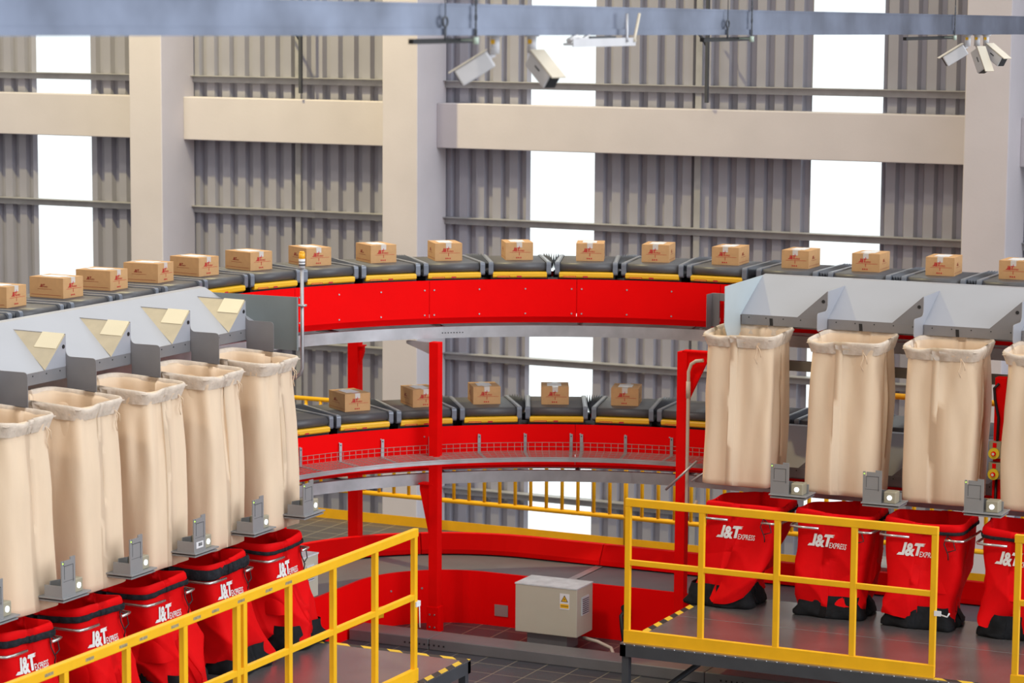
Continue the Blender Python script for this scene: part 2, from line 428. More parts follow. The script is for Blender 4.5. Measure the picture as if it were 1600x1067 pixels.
def carrier(s, z, name_label, grp):
    c, ang = path(s); root = thing('belt_carrier', name_label, 'conveyor carrier', (c.x, c.y, z), ang, grp)
    obj('belt', me_belt, root); obj('side_cap', me_cap[0], root); obj('side_cap', me_cap[1], root)
    b_ = obj('bumper', me_bump, root); obj('warning_sticker', me_stk, b_); obj('warning_sticker', me_stk2, b_); obj('chassis', me_chas, root)
    c2, a2 = path(s + PP); Mi = (T(c.x, c.y, 0) @ RZ(ang)).inverted() @ T(c2.x, c2.y, 0) @ RZ(a2)
    e = BLEN / 2 + CAPW; mb = MB(); n = 14 if 0 < s < ARC + .3 else 8
    A0, A1 = Vector((e, -hb + .03, 0)), Vector((e, hb, 0)); B0, B1 = Mi @ Vector((-e, -hb + .03, 0)), Mi @ Vector((-e, hb, 0))
    rows = [[], []]
    for k in range(n + 1):
        f = k / n; zz_ = .0 if k % 2 else -.06
        rows[0].append(A0.lerp(B0, f) + Vector((0, 0, zz_))); rows[1].append(A1.lerp(B1, f) + Vector((0, 0, zz_ + (.022 if k % 2 else 0))))
    mb.grid(rows, 0, smooth=False); mb.build('bellows', BELLOW, root)
    return root
LOAD_U = 'loaded with one carton'
nU = list(range(-1, 17)); s0U = -2.524
for i, k in enumerate(nU):
    carrier(s0U + (k + .5) * PP, 0, '%s black belt carrier from the left on the upper loop' % ORD[i], 'belt carriers on the upper loop')
nL = list(range(5, 17)); s0L = -2.128
for k in (3, 4): carrier(s0L + (k + .5) * PP, -1.376, 'black belt carrier on the lower loop hidden behind the furthest left calico bag', 'hidden lower belt carriers')
for i, k in enumerate(nL):
    carrier(s0L + (k + .5) * PP, -1.376, '%s black belt carrier from the left on the lower loop' % ORD[i], 'belt carriers on the lower loop')

# cartons -------------------------------------------------------------------
def small_logo(size, mi_mat, name, M_):
    vs, fs = LOGO; mb = MB(); mb.add([Vector((v.x * size, 0, v.y * size)) for v in vs], fs, 0, M_)
    mb.box(-.02, .30 * size / .03 * .5, 0, .0004, -.012, -.0095, 0, M_)
    return mb.mesh(name, mi_mat)
CL, CW_, CH = .262, .345, .166      # along, across, height
me_body = MB().box(-CL / 2, CL / 2, -CW_ / 2, CW_ / 2, 0, CH).mesh('cardboard_body', KRAFT)
me_tape = MB().box(-.028, .028, -CW_ / 2 - .001, CW_ / 2 + .001, CH, CH + .0012).box(-.026, .026, -CW_ / 2 - .0012, -CW_ / 2, CH - .045, CH).mesh('parcel_tape', TAPE)
me_lab = MB().box(-.075, .06, -.09, .10, CH + .0012, CH + .0022).mesh('shipping_label', LABEL)
me_l1 = small_logo(.036, PRINT, 'front_print', T(-.07, -CW_ / 2 - .0016, .085))
mbx = MB()
mbx.box(-.003, .002, -CW_ / 2 - .002, -CW_ / 2 - .0014, .045, .075, 0)
mbx.box(-.003, .002, -CW_ / 2 - .002, -CW_ / 2 - .0014, .118, .135, 0)
for dx in (-.03, -.012, .008): mbx.box(dx, dx + .011, -CW_ / 2 - .002, -CW_ / 2 - .0014, .018, .030, 0)
me_l2 = mbx.mesh('handling_marks', PRINT)
def side_print(sgn):
    vs, fs = LOGO; sc = .026; M_ = T(sgn * (CL / 2 + .0012), -sgn * .07, .085) @ RZ(sgn * pi / 2)
    mb = MB().add([Vector((v.x * sc, 0, v.y * sc)) for v in vs], fs, 0, M_)
    mb.box(-.085, .22, 0, .0004, -.063, -.0605, 0, M_); mb.box(-.02, .125, 0, .0004, -.016, -.0135, 0, M_)
    return mb.mesh('side_print', PRINTD)
me_s = [side_print(-1), side_print(1)]
cart_u = [(0.5, .238, 0), (1.62, .229, -3), (2.6, .242, 0), (3.61, .231, 2), (4.57, .234, -1), (5.57, .255, 2), (6.56, .265, -2), (7.54, .253, 2), (8.52, .252, -2), (9.52, .253, 2), (10.53, .20, 1), (11.47, .217, 1), (12.48, .234, 3), (13.48, .251, 1), (14.45, .272, 2), (15.46, .253, 4), (16.45, .256, 0)]
cart_l = [(6.53, .19, 0), (7.57, .19, 3), (8.50, .238, 0), (9.48, .191, 0), (10.48, .197, 2)]
def carton(k, off, rot, s0, z, label, grp, tint):
    s = s0 + k * PP; c, ang = path(s); ang2 = ang
    # place on its carrier
    pos = c + (RZ(ang) @ Vector((0, -hb + off + CW_ / 2, 0)))
    r = thing('carton', label, 'box', (pos.x, pos.y, z + .001), ang2 + R_(rot), grp)
    obj('cardboard_body', me_body, r); obj('parcel_tape', me_tape, r); obj('shipping_label', me_lab, r)
    obj('front_print', me_l1, r); obj('handling_marks', me_l2, r)
    obj('side_print', me_s[0], r); obj('side_print', me_s[1], r)
for i, (k, o, a_) in enumerate(cart_u):
    carton(k, o, a_, s0U, 0, '%s brown courier carton from the left riding the upper belt loop' % ORD[i], 'courier cartons on the upper loop', 6 < i < 10)
for i, (k, o, a_) in enumerate(cart_l):
    carton(k, o, a_, s0L, -1.376, '%s brown courier carton from the left riding the lower belt loop' % ORD[i], 'courier cartons on the lower loop', i < 2)

# ------------------------------------------------------------------ leg frames: (a, o, z) a along the leg away from the corner, o inward from the belt edge
def LR(a, o, z): return Vector((a, RI - o, z))
def LL(a, o, z): return Vector((-RI + o, -a, z))
def chute(side, z0, a0, a1, plates, upper, label):
    Lb = LR if side == 'r' else LL; ks_ = 1. if upper else .84
    Lf = lambda a_, o_, z_: Lb(a_, o_ * ks_, z_)
    dsg = -1 if side == 'r' else 1
    root = thing('sorting_chute', label, 'chute', (0, 0, z0))
    def plate(pts, t=.004): # polygon in the plane a = const
        return [Lf(a_, o, z) for a_, o, z in pts]
    def ex(v): return Lf(v, 0, 0) - Lf(0, 0, 0)
    m = MB(); prof = [(.02, -.045), (.06, -.028), (.12, -.034), (.69, -.34), (.69, -.345), (.12, -.040), (.06, -.034), (.02, -.05)]
    m.prism([Lf(a0, o, z) for o, z in prof], ex(a1 - a0)); m.build('slide_sheet', CHUTE, root, normals=True)
    for i in range(len(plates)):
        pa = plates[i]
        lo_, hi_ = (plates[i - 1] if i else a0, pa) if side == 'r' else (pa, plates[i + 1] if i + 1 < len(plates) else a1)
        m = MB(); m.prism([Lf(lo_ + .01, o, z) for o, z in [(.688, -.335), (.694, -.335), (.694, -.425), (.688, -.425)]], ex(hi_ - lo_ - .02), 0)
        nh = 5
        for k in range(nh):
            c_ = lo_ + (hi_ - lo_) * (k + .5) / nh; m.tube([Lf(c_, .694, -.36), Lf(c_, .6965, -.36)], .006, 6, 1)
        if side == 'r': c_ = lo_ + (hi_ - lo_) * .34; m.prism([Lf(c_, .6945, z) for z in (-.36,)] + [Lf(c_ + .03, .6945, -.36), Lf(c_ + .035, .6945, -.425), Lf(c_ + .005, .6945, -.425)], Lf(0, .002, 0) - Lf(0, 0, 0), 1)
        m.build('lip_plate', [CHUTEG, BLACK], root, normals=True)
        # divider plate
        tb = -.56 if side == 'l' else -.42
        pts = [(.19, -.082), (.69, -.09), (.69, -.20)]
        for k in range(5): t = pi + pi / 2 * k / 4; pts.append((.735 + .045 * cos(t), -.215 + .045 * sin(t)))
        for k in range(4): t = pi / 2 - pi / 2 * k / 3; pts.append((.935 + .03 * cos(t), -.29 + .03 * sin(t)))
        for k in range(4): t = -pi / 2 * k / 3; pts.append((.935 + .03 * cos(t), tb + .03 + .03 * sin(t)))
        pts += [(.70, tb), (.70, -.43), (.66, -.34)]
        m = MB().prism([Lf(pa, o, z) for o, z in pts], ex(.006)); dv = m.build('divider_plate', CHUTE if side == 'r' else CHUTEG, root, normals=True)
        # deflector pyramid
        A = Lf(pa, .19, -.082); B = Lf(pa, .69, -.09); D = Lf(pa, .692, -.335); C = Lf(pa + dsg * .275, .69, -.335)
        m = MB(); m.add([A, B, C, D], [(0, 1, 2)], 0); m.add([B, C, D], [(0, 1, 2)], 1)
        h = (B + D) / 2 * .6 + (B * .4); hc = B.lerp(D, .38); out_ = Lf(0, 1, 0) - Lf(0, 0, 0)
        hc = hc + (Lf(dsg * .035, 0, 0) - Lf(0, 0, 0))
        m.tube([hc, hc + out_ * .004], .016, 12, 2)
        df = m.build('deflector', [DEFL if side == 'l' else CHUTE, CHUTE if side == 'l' else CHUTEG, BLACK], root)
        if side == 'l':  # paler cream patch laid just above the deflector face, at its outer top corner
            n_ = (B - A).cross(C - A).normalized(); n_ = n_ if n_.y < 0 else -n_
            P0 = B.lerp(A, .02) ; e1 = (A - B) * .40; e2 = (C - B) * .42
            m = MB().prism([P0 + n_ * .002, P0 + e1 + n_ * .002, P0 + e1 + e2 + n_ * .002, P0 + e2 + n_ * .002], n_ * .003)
            m.build('cream_patch', PATCHM, df, normals=True)['label'] = 'paler cream patch'
    if side == 'r' and upper:
        ep = [(.10, -.036), (1.09, -.052), (1.09, -.40), (1.0, -.53), (.74, -.53), (.40, -.30), (.10, -.10)]
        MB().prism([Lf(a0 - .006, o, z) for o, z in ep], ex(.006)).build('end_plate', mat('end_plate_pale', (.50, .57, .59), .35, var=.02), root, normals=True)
    elif upper:
        ep = [(.04, -.075), (1.04, -.072), (1.04, -.53), (.66, -.53), (.04, -.2)]
        m = MB().prism([Lf(a0 - .006, o, z) for o, z in ep], ex(.006)); m.prism([Lf(a0 - .004, 1.04, z) for z in (-.072, -.53)] + [Lf(a0 + .02, 1.04, -.53), Lf(a0 + .02, 1.04, -.072)], Lf(0, .004, 0) - Lf(0, 0, 0))
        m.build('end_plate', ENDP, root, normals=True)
    else:
        ep = [(.03, -.04), (.14, -.03), (.69, -.30), (.70, -.45), (.40, -.45), (.03, -.13)]
        MB().prism([Lf(a0 - .006, o, z) for o, z in ep], ex(.006)).build('end_plate', CHUTEG, root, normals=True)
    m = MB(); m.prism([Lf(a0 + .05, o, z) for o, z in [(.55, -.36), (.60, -.36), (.60, -.45), (.55, -.45)]], ex(a1 - a0 - .1)); m.build('support_rail', CHUTEG, root, normals=True)
    return root
chute('r', 0, .46, 3.9, [1.272, 2.146, 3.014, 3.89], True, 'pale grey metal chutes below the upper belts at the right side')
chute('l', 0, -.05, 5.3, [.22, 1.09, 1.962, 2.84, 3.71, 4.58], True, 'pale grey metal chutes with cream deflectors below the upper belts at the left side')
chute('r', -1.376, .30, 3.9, [1.272, 2.146, 3.014], False, 'grey metal chutes below the lower belts, behind the right cloth bags')
chute('l', -1.376, .30, 5.3, [1.09, 1.962, 2.84, 3.71], False, 'grey metal chutes below the lower belts, behind the left cloth bags')

tag(MB().box(-.045, .03, 3.44, 3.46, -.545, -.23).box(.03, .12, 3.44, 3.46, -.30, -.23).box(-.045, -.04, 3.3, 3.44, -.545, -.23).build('mounting_bracket', CHUTEG, bevel=.003), 'grey angled bracket on the red track beside the right end plate', 'bracket')
# ------------------------------------------------------------------ cloth bags
def sup(phi, hx, hy, n=7.):
    c, s = cos(phi), sin(phi); e = 2 / n
    return hx * math.copysign(abs(c) ** e, c), hy * math.copysign(abs(s) ** e, s)
NP = 132
def phis():
    # spread so that points are even along the rounded rectangle
    out = []; fine = [2 * pi * i / 2400 for i in range(2401)]; acc = [0]; prev = sup(0, 1, 1)
    for f in fine[1:]:
        p = sup(f, 1, 1); acc.append(acc[-1] + math.hypot(p[0] - prev[0], p[1] - prev[1])); prev = p
    k = 0
    for i in range(NP):
        t = acc[-1] * i / NP
        while acc[k + 1] < t: k += 1
        out.append(fine[k])
    return out
PH = phis()
TILT = [0.]
def ring(hx, hy, z, fx=0, fy=0, disp=None):
    r = []; tl = TILT[0] * max(0., 1 + z / .5)
    for i, p in enumerate(PH):
        x, y = sup(p, hx, hy); 
        nx, ny = x / hx / hx, y / hy / hy; l = math.hypot(nx, ny) or 1; nx, ny = nx / l, ny / l
        dd = disp(i / NP, p) if disp else (0, 0)
        r.append((x + fx + nx * dd[0], y + fy + ny * dd[0], z + dd[1] + tl * y))
    return r
def cloth_bag(loc, rz, label, seed, H=1.38, lean=(0, 0), hx=.30, hy=.29):
    rnd = random.Random(seed); root = thing('cloth_bag', label, 'bag', loc, rz, 'calico bags hung under the chutes')
    TILT[0] = .05
    ks = [(rnd.choice((5, 7, 8, 9, 11, 13)), rnd.random() * 6.3, rnd.uniform(.5, 1)) for _ in range(6)]
    def fold(u, v):
        d = 0
        for j, (k, ph, a_) in enumerate(ks): d += a_ * sin(k * 2 * pi * u + ph + (j - 2.5) * .9 * v)
        sharp = abs(sin(5 * 2 * pi * u + ks[0][1] + 2.2 * v)) ** 4 + .8 * abs(sin(4 * 2 * pi * u + ks[1][1] - 2.6 * v)) ** 5
        return d * .0045 + sharp * -.013 * max(0, 1 - v * 1.3)
    rows = []
    for dz, sc in ((-.42, .86), (-.30, .88), (-.18, .90), (-.08, .915), (-.03, .925)): rows.append(ring(hx * sc, hy * sc, dz, 0, 0, lambda u, p: (fold(u, .3) * .8, 0)))
    rows.append(ring(hx * .985, hy * .985, .004))
    rows.append(ring(hx, hy, -.01)); rows.append(ring(hx * .985, hy * .985, -.05)); rows.append(ring(hx * .95, hy * .945, -.085, disp=lambda u, p: (fold(u, 0) * .5, 0)))
    L = 26
    for i in range(L + 1):
        v = i / L; z = -.10 - v * (H - .10)
        sc = .93 + .06 * min(1, v * 3) - .05 * v
        amp = .9 + .6 * sin(pi * min(1, v * 1.2))
        zz_ = (lambda u, p, v=v: (fold(u, v) * amp + .012 * sin(v * 5 + seed + 2 * pi * u) * v, (.025 * sin(2 * pi * u + seed) + .012 * sin(3 * 2 * pi * u + seed)) * max(0, v - .6)))
        rows.append(ring(hx * sc, hy * sc, z, lean[0] * v, lean[1] * v, zz_))
    for sc, dz in ((.80, -.015), (.6, -.02), (.3, -.022), (.02, -.022)): rows.append(ring(hx * sc, hy * sc, -H + dz, lean[0], lean[1]))
    b = MB().grid(rows, 0, smooth=True, wrap=True).build('bag_body', CLOTH, root)
    # cuff folded over the rim frame
    def wr(u): return .004 * sin(37 * 2 * pi * u + seed) + .003 * sin(23 * 2 * pi * u + 2 * seed)
    sag = rnd.uniform(.3, .6) 
    def dip(u): d = (u - .60 - .2 * sag) * 26; return -.022 * math.exp(-d * d)
    rows = [ring(hx * .935, hy * .93, -.07, disp=lambda u, p: (0, dip(u))), ring(hx * .955, hy * .95, -.005, disp=lambda u, p: (0, dip(u))), ring(hx * .975, hy * .975, .014, disp=lambda u, p: (0, dip(u))), ring(hx * 1.01, hy * 1.01, .016, disp=lambda u, p: (0, dip(u))), ring(hx * 1.035, hy * 1.035, .0, disp=lambda u, p: (0, dip(u)))]
    for j in range(1, 7):
        f = j / 6; rows.append(ring(hx * (1.035 - .095 * f), hy * (1.035 - .1 * f), -.005 - .095 * f, disp=lambda u, p, f=f: (wr(u + .01 * f) * f, dip(u) * (1 - f))))
    MB().grid(rows, 0, smooth=True, wrap=True).build('cuff', CUFF, root)
    TILT[0] = 0.
    # drawstring
    x = hx * .55; y = -hy * .96; m = MB()
    m.tube([(x, y, -.08), (x + .01, y - .02, -.13), (x - .015, y - .018, -.19), (x + .01, y - .016, -.24)], .004, 5)
    m.tube([(x, y, -.08), (x + .035, y - .02, -.12), (x + .045, y - .016, -.18)], .004, 5)
    m.build('drawstring', CLOTH, root)
    # hanging frame under the cuff
    m = MB().tube([(a_, b_, -.012 + .05 * b_) for a_, b_ in ((-hx * .965, hy * .965), (hx * .965, hy * .965), (hx * .965, -hy * .965), (-hx * .965, -hy * .965))], .005, 6, closed=True)
    m.build('rim_frame', CUFF, root)
    return root
RB = [.64, 1.605, 2.465, 3.33]; LBY = [-.73, -1.60, -2.465, -3.33, -4.20]
nm_r = ['calico bag hung leftmost in the right row, beside the red post with the bent conduit', 'second calico bag from the left in the right row', 'third calico bag of the right row, left of the emergency stop switches', 'calico bag cut by the right frame edge']
for i, x in enumerate(RB): cloth_bag((x, 2.58, -.455), 0, nm_r[i], 11 + i, 1.33, (.0, -.05), .335, .30)
nm_l = ['calico bag furthest back in the left row, beside the warning light pole', 'second furthest calico bag of the left row', 'middle calico bag of the five in the left row', 'calico bag in the left row, one back from the nearest', 'nearest calico bag of the left row, cut by the left frame edge']
for i, y in enumerate(LBY): cloth_bag((-2.53, y, -.495), pi / 2, nm_l[i], 31 + i, 1.385, (0, -.05), .30, .345)

# ------------------------------------------------------------------ red courier bags
def courier_bag(loc, rz, label, seed, lean=(-.1, -.1), H=.86, trim=1., logo=(-.22, -.30), lsc=.105, hx=.31, hy=.29):
    rnd = random.Random(seed); root = thing('courier_bag', label, 'bag', loc, rz, 'red courier bags standing under the calico bags')
    ks = [(rnd.choice((2, 3, 4, 5)), rnd.random() * 6.3, rnd.uniform(.5, 1)) for _ in range(6)]
    def fold(u, v):
        d = 0
        for j, (k, ph, a_) in enumerate(ks): d += a_ * sin(k * 2 * pi * u + ph + (j - 2) * 2.4 * v)
        cr = -abs(sin(3 * pi * u * 1. + ks[1][1] + 3.2 * v)) ** .6 - .6 * abs(sin(5 * pi * u + ks[3][1] - 4.5 * v)) ** .5
        return (d * .017 + cr * .042) * min(1.15, v * 1.45 + .02)
    rows = []
    for dz, sc in ((-.55, .84), (-.40, .88), (-.2, .92), (-.07, .95)): rows.append(ring(hx * sc, hy * sc, dz, lean[0] * -dz, lean[1] * -dz, lambda u, p: (0, 0)))
    lip = lambda u, p: (0, .014 * sin(2 * 2 * pi * u + seed) + .006 * sin(5 * 2 * pi * u))
    rows.append(ring(hx * .97, hy * .97, .045, disp=lip)); rows.append(ring(hx * .995, hy * .995, .052, disp=lip)); rows.append(ring(hx * 1.03, hy * 1.03, .035, disp=lip)); rows.append(ring(hx * 1.05, hy * 1.05, .0, disp=lip))
    rows.append(ring(hx * 1.0, hy * 1.0, -.03))
    L = 34
    for i in range(1, L + 1):
        v = i / L; z = -.03 - v * (H - .10)
        sc = 1.0 + .05 * sin(pi * v) - .03 * v
        def dd(u, p, v=v): return (fold(u, v), (.06 * sin(2 * 2 * pi * u + seed * 1.7) + .04 * sin(5 * 2 * pi * u + seed)) * max(0, v - .55) * 1.0)
        rows.append(ring(hx * sc, hy * sc, z, lean[0] * v ** 1.3, lean[1] * v ** 1.3, dd))
    body = MB().grid(rows, 0, smooth=True, wrap=True); bo = body.build('bag_body', BAGR, root)
    rows = []
    for z, sc, o in ((-H + .19, .84, 0), (-H + .13, .88, 1), (-H + .08, .95, -1), (-H + .04, 1.02, 1), (-H + .012, 1.03, 0), (-H, .96, 0), (-H, .5, 0), (-H, .02, 0)):
        rows.append(ring(hx * sc * .94, hy * sc * .94, z, lean[0] * .97, lean[1] * .97, lambda u, p, o=o: (.014 * sin(7 * 2 * pi * u + seed + o * .9) + .010 * sin(13 * 2 * pi * u + o * 1.4 + seed) * (1 if o else .4) - .008, .012 * sin(5 * 2 * pi * u + seed) * abs(o))))
    MB().grid(rows, 0, smooth=True, wrap=True).build('bag_base', BAGB, root)
    rows = []; th = .034 * trim; c0 = -.022
    for k in range(9):
        t = 2 * pi * k / 8; rr_ = 1.045 + .07 * trim * (.5 + .5 * cos(t)) * .8; zc = c0 + th * sin(t)
        rows.append(ring(hx * rr_, hy * rr_, zc, disp=lambda u, p: (.003 * sin(26 * 2 * pi * u) - .02 * trim * math.exp(-((u - .70) * 60) ** 2), .012 * sin(2 * 2 * pi * u + seed))))
    MB().grid(rows, 0, smooth=True, wrap=True).build('rim_trim', FOAM, root)
    g = .035; m = MB()
    pts = [(-hx - g, .20, -.085), (-hx - g, -hy + .02, -.085), (-hx - g * .6, -hy - g * .6, -.085), (-hx + .04, -hy - g, -.085), (-.10, -hy - g, -.085)]
    m.tube(pts, .011, 8); m.build('tube_frame', STEEL, root)
    m = MB().tube([(hx * .62, -hy - g, -.085), (hx - .03, -hy - g, -.085), (hx + g * .6, -hy - g * .6, -.085), (hx + g, -hy + .05, -.085), (hx + g, .2, -.085)], .011, 8)
    m.build('tube_frame', STEEL, root)
    m = MB(); x = hx * .66; y = -hy * 1.05
    m.tube([(x, y, -.05), (x - .02, y - .02, -.12), (x + .02, y - .03, -.20), (x + .02, y - .02, -.25)], .005, 5)
    m.tube([(x, y, -.05), (x + .06, y - .02, -.09), (x + .08, y - .02, -.16), (x + .02, y - .03, -.18)], .005, 5)
    m.build('drawcord', BLACK, root)
    bvh = BVHTree.FromPolygons([Vector(v) for v in body.v], body.f)
    vs, fs = LOGO_S; pv = []
    for v in vs:
        q = Vector((logo[0] + v.x * lsc, -2, logo[1] + v.y * lsc)); h = bvh.ray_cast(q, Vector((0, 1, 0)))
        pv.append(Vector((q.x, (h[0].y if h[0] is not None else -hy) - .006, q.z)))
    MB().add(pv, fs).build('courier_logo', WHITE, root)
    return root
RRX = [.83, 1.66, 2.46, 3.30]
nr = ['red courier bag slumped to the left beside the tall red post on the right platform', 'red courier bag second from the left on the right platform', 'red courier bag third from the left, behind the end post of the right railing', 'red courier bag at the right frame edge with folded top']
le = [(-.20, -.10), (-.02, -.06), (-.02, -.10), (-.03, -.12)]
for i, x in enumerate(RRX): courier_bag((x, 2.22, -1.94), 0, nr[i], 5 + i, le[i], trim=.42, logo=(-.21, -.245), lsc=.108, hx=.335, hy=.29)
nl = ['red courier bag furthest back on the left platform, by the beige cabinet', 'red courier bag second furthest back on the left platform, wide charcoal rim in full view', 'middle red courier bag of the five on the left platform', 'red courier bag on the left platform, one back from the nearest', 'nearest red courier bag of the left row, in the lower left corner']
LRY = [-1.03, -1.92, -2.79, -3.66, -4.53]
for i, y in enumerate(LRY): courier_bag((-2.33, y, -1.96), pi / 2, nl[i], 21 + i, (.10, -.24), H=.84, trim=(.45, 1.25, .6, .7, .75)[i], logo=(-.22, -.235), lsc=.108, hx=.30, hy=.34)

# ------------------------------------------------------------------ parcel scanners
def scanner(loc, rz, label, barcode=False):
    root = thing('scan_reader', label, 'scanner', loc, rz, 'small grey scanners by the bags')
    MB().box(-.01, .33, -.02, .25, -.012, .0).box(-.0, .32, -.01, .24, -.035, -.022).build('tray', SCAN, root, bevel=.003)
    m = MB(); z1 = .275
    m.box(0, .165, 0, .010, 0, z1 - .05); m.box(.0, .02, 0, .01, z1 - .05, z1 - .012); m.box(.03, .165, 0, .01, z1 - .05, z1 - .014); m.box(.11, .165, 0, .01, z1 - .014, z1 + .004)
    m.box(.0, .165, -.003, 0, .0, .012)
    for x0, x1, zz0, zz1 in ((.03, .14, .222, .226), (.136, .14, .10, .226), (.03, .033, .13, .226), (.02, .15, .112, .114)): m.box(x0, x1, -.0015, 0, zz0, zz1, 1)
    fp = m.build('face_plate', [SCAN, DARKST], root)
    if barcode:
        m = MB().box(.03, .13, -.003, -.001, .03, .08, 0)
        for k in range(9): m.box(.06 + k * .006, .063 + k * .006, -.004, -.003, .045, .07, 1)
        m.build('barcode_sticker', [LABEL, BLACK], fp)
    MB().tube([(.012, .0, z1 - .03), (.012, -.004, z1 - .03)], .006, 8).build('status_light', LEDY, fp)
    m = MB().box(.18, .285, .02, .14, .0, .10, 0); hd = m.build('reader_head', SCANB, root, bevel=.008)
    MB().tube([(.232, .02, .05), (.232, .014, .05)], .021, 16).build('white_lens', LED, hd)
    MB().prism([(.03, .14, .0), (.30, .14, 0), (.30, .14, .08), (.06, .14, .10)], (0, .006, 0)).box(.0, .008, .01, .15, .0, .085).build('back_bracket', SCAN, root)
for i, x in enumerate((1.085, 1.915, 2.80)):
    scanner((x, 1.98, -1.775), 0, ['leftmost grey scanner of the right row, left of the second calico bag', 'middle grey scanner of the right row', 'right grey scanner of the right row, under the emergency stop switches'][i])
for i, y in enumerate((-5.05, -4.2, -3.34, -2.47, -1.60, -.80)):
    scanner((-1.96, y, -1.765), pi / 2, ['nearest grey scanner of the left row, cut by the left frame edge', 'grey scanner of the left row in front of the two nearest calico bags', 'third nearest grey scanner in the left row', 'grey scanner with a white barcode sticker in the left row', 'grey scanner at the furthest calico bag of the left row', 'furthest grey scanner of the left row, right of all the calico bags'][i], i == 3)
def rail_beam(nm, p0, p1, h, wd, m, label):
    d = (Vector(p1) - Vector(p0)); a_ = atan2(d.y, d.x)
    b = MB().box(0, d.length, -wd / 2, wd / 2, -h / 2, h / 2, 0, T(*p0) @ RZ(a_)); return tag(b.build(nm, m, bevel=.004), label, 'beam')
rail_beam('bag_rail', (.06, 2.83, -1.86), (3.9, 2.83, -1.86), .07, .05, CHUTEG, 'grey steel rail behind the red bags of the right row')
rail_beam('bag_rail', (-2.72, -5.3, -1.86), (-2.72, -.1, -1.86), .07, .06, CHUTEG, 'grey steel rail behind the red bags of the left row')
rail_beam('cross_rail', (.15, 2.98, -.79), (3.9, 2.98, -.79), .09, .05, mat('brown_grey_steel', (.20, .18, .15), .5, .3), 'brownish steel rail below the right chutes behind the calico bags')

# ------------------------------------------------------------------ red posts
def post(x, y, z0, z1, sz, label, arm=None, foot=True, ang=0.):
    r = thing('support_post', label, 'post', (x, y, z0), ang); h = z1 - z0
    MB().box(-sz / 2, sz / 2, -sz / 2, sz / 2, 0, h).build('upright', REDD, r, bevel=.004)
    if foot:
        m = MB().box(-sz * .62, sz * .62, -sz * .62, sz * .62, 0, .24, 0)
        for ax in (-.025, .025):
            for az in (.05, .17): m.tube([(ax, -sz * .62, az), (ax, -sz * .62 - .008, az)], .009, 8, 1)
        m.build('foot_sleeve', [RED, STEEL], r)
    if arm:
        for zz_, L_, *kk in arm:
            q = zz_ - z0; s_ = 1 if L_ > 0 else -1
            m = MB().prism([(s_ * sz / 2, -.02, q), (L_, -.02, q), (L_, -.02, q - .05), (s_ * sz / 2, -.02, q - abs(L_) * (kk[0] if kk else 1.9))], (0, .04, 0))
            m.box(min(0, L_), max(0, L_), -.05, .05, q, q + .012); m.build('gusset', REDD, r, normals=True)
    return r
pm = post(-2.38, 2.40, -3.46, -.712, .095, 'tall red square post in the middle, in front of both curved tracks', arm=[(-2.06, -.155, 3.4)])
MB().prism([(-.05, -.02, 2.745), (-.30, -.02, 2.745), (-.30, -.02, 2.72), (-.05, -.02, 2.63)], (0, .04, 0)).build('top_bracket', GALV, pm, normals=True)
post(-.028, 2.72, -3.46, -.69, .095, 'red post left of the right row of calico bags', arm=[(-.69, .24)])
post(2.90, 2.72, -3.46, -.73, .10, 'red post behind the right bags carrying two emergency stops')
post(-3.714, 3.272, -3.46, -.66, .11, 'red post behind the lower curved track', arm=[(-.93, .10)], foot=False)
post(-2.92, .45, -3.46, -.78, .09, 'red post at the end of the left row, mostly hidden by a bag', foot=False)
tag(MB().tube([(.19, 2.64, -.75), (.12, 2.64, -.76), (.075, 2.64, -.79), (.05, 2.64, -.86), (.05, 2.64, -2.06), (.07, 2.64, -2.12), (.12, 2.64, -2.10), (.15, 2.64, -2.03)], .016, 10).tube([(.05, 2.64, -1.1), (.05, 2.64, -.95)], .021, 10).build('conduit', PVC), 'cream bent conduit running down beside the right red post', 'pipe')
tag(MB().tube([(-.10, 2.50, -1.93), (.16, 2.60, -1.66)], .011, 8).tube([(.13, 2.55, -1.84), (.19, 2.6, -1.79), (.27, 2.6, -1.74)], .012, 8).build('tie_rod', GALV), 'short slanted metal rod crossing the right red post', 'rod')
# emergency stops
STOPY = mat('stop_yellow', (.88, .72, .03), .4)
for i, z in enumerate((-1.345, -1.525)):
    r = thing('emergency_stop', '%s of the two emergency stop switches on the right red post' % ('upper' if i == 0 else 'lower'), 'switch', (2.885, 2.635, z), 0, 'emergency stop switches')
    MB().box(-.055, .05, -.03, .035, -.075, .07).build('housing', mat('stop_box_grey', (.40, .37, .25), .5), r, bevel=.006)
    MB().tube([(-.005, -.03, -.03), (-.005, -.055, -.03)], .048, 20).build('yellow_collar', STOPY, r)
    m = MB().tube([(-.005, -.055, -.03), (-.005, -.075, -.03)], .020, 16, 0).tube([(-.005, -.075, -.03), (-.005, -.077, -.03)], .012, 10, 1)
    m.build('push_button', [RED, WHITE], r)
    MB().box(-.02, .012, -.036, -.03, .02, .06).build('red_flag', RED, r)
tag(MB().tube([(2.89, 2.66, -.78), (2.85, 2.65, -.82), (2.86, 2.65, -.92), (2.895, 2.65, -1.07), (2.89, 2.65, -1.28)], .012, 8).tube([(2.89, 2.655, -1.61), (2.885, 2.65, -1.87), (2.84, 2.6, -2.08)], .012, 8).build('cable', BLACK), 'black cable running down the right red post past the stop switches', 'cable')

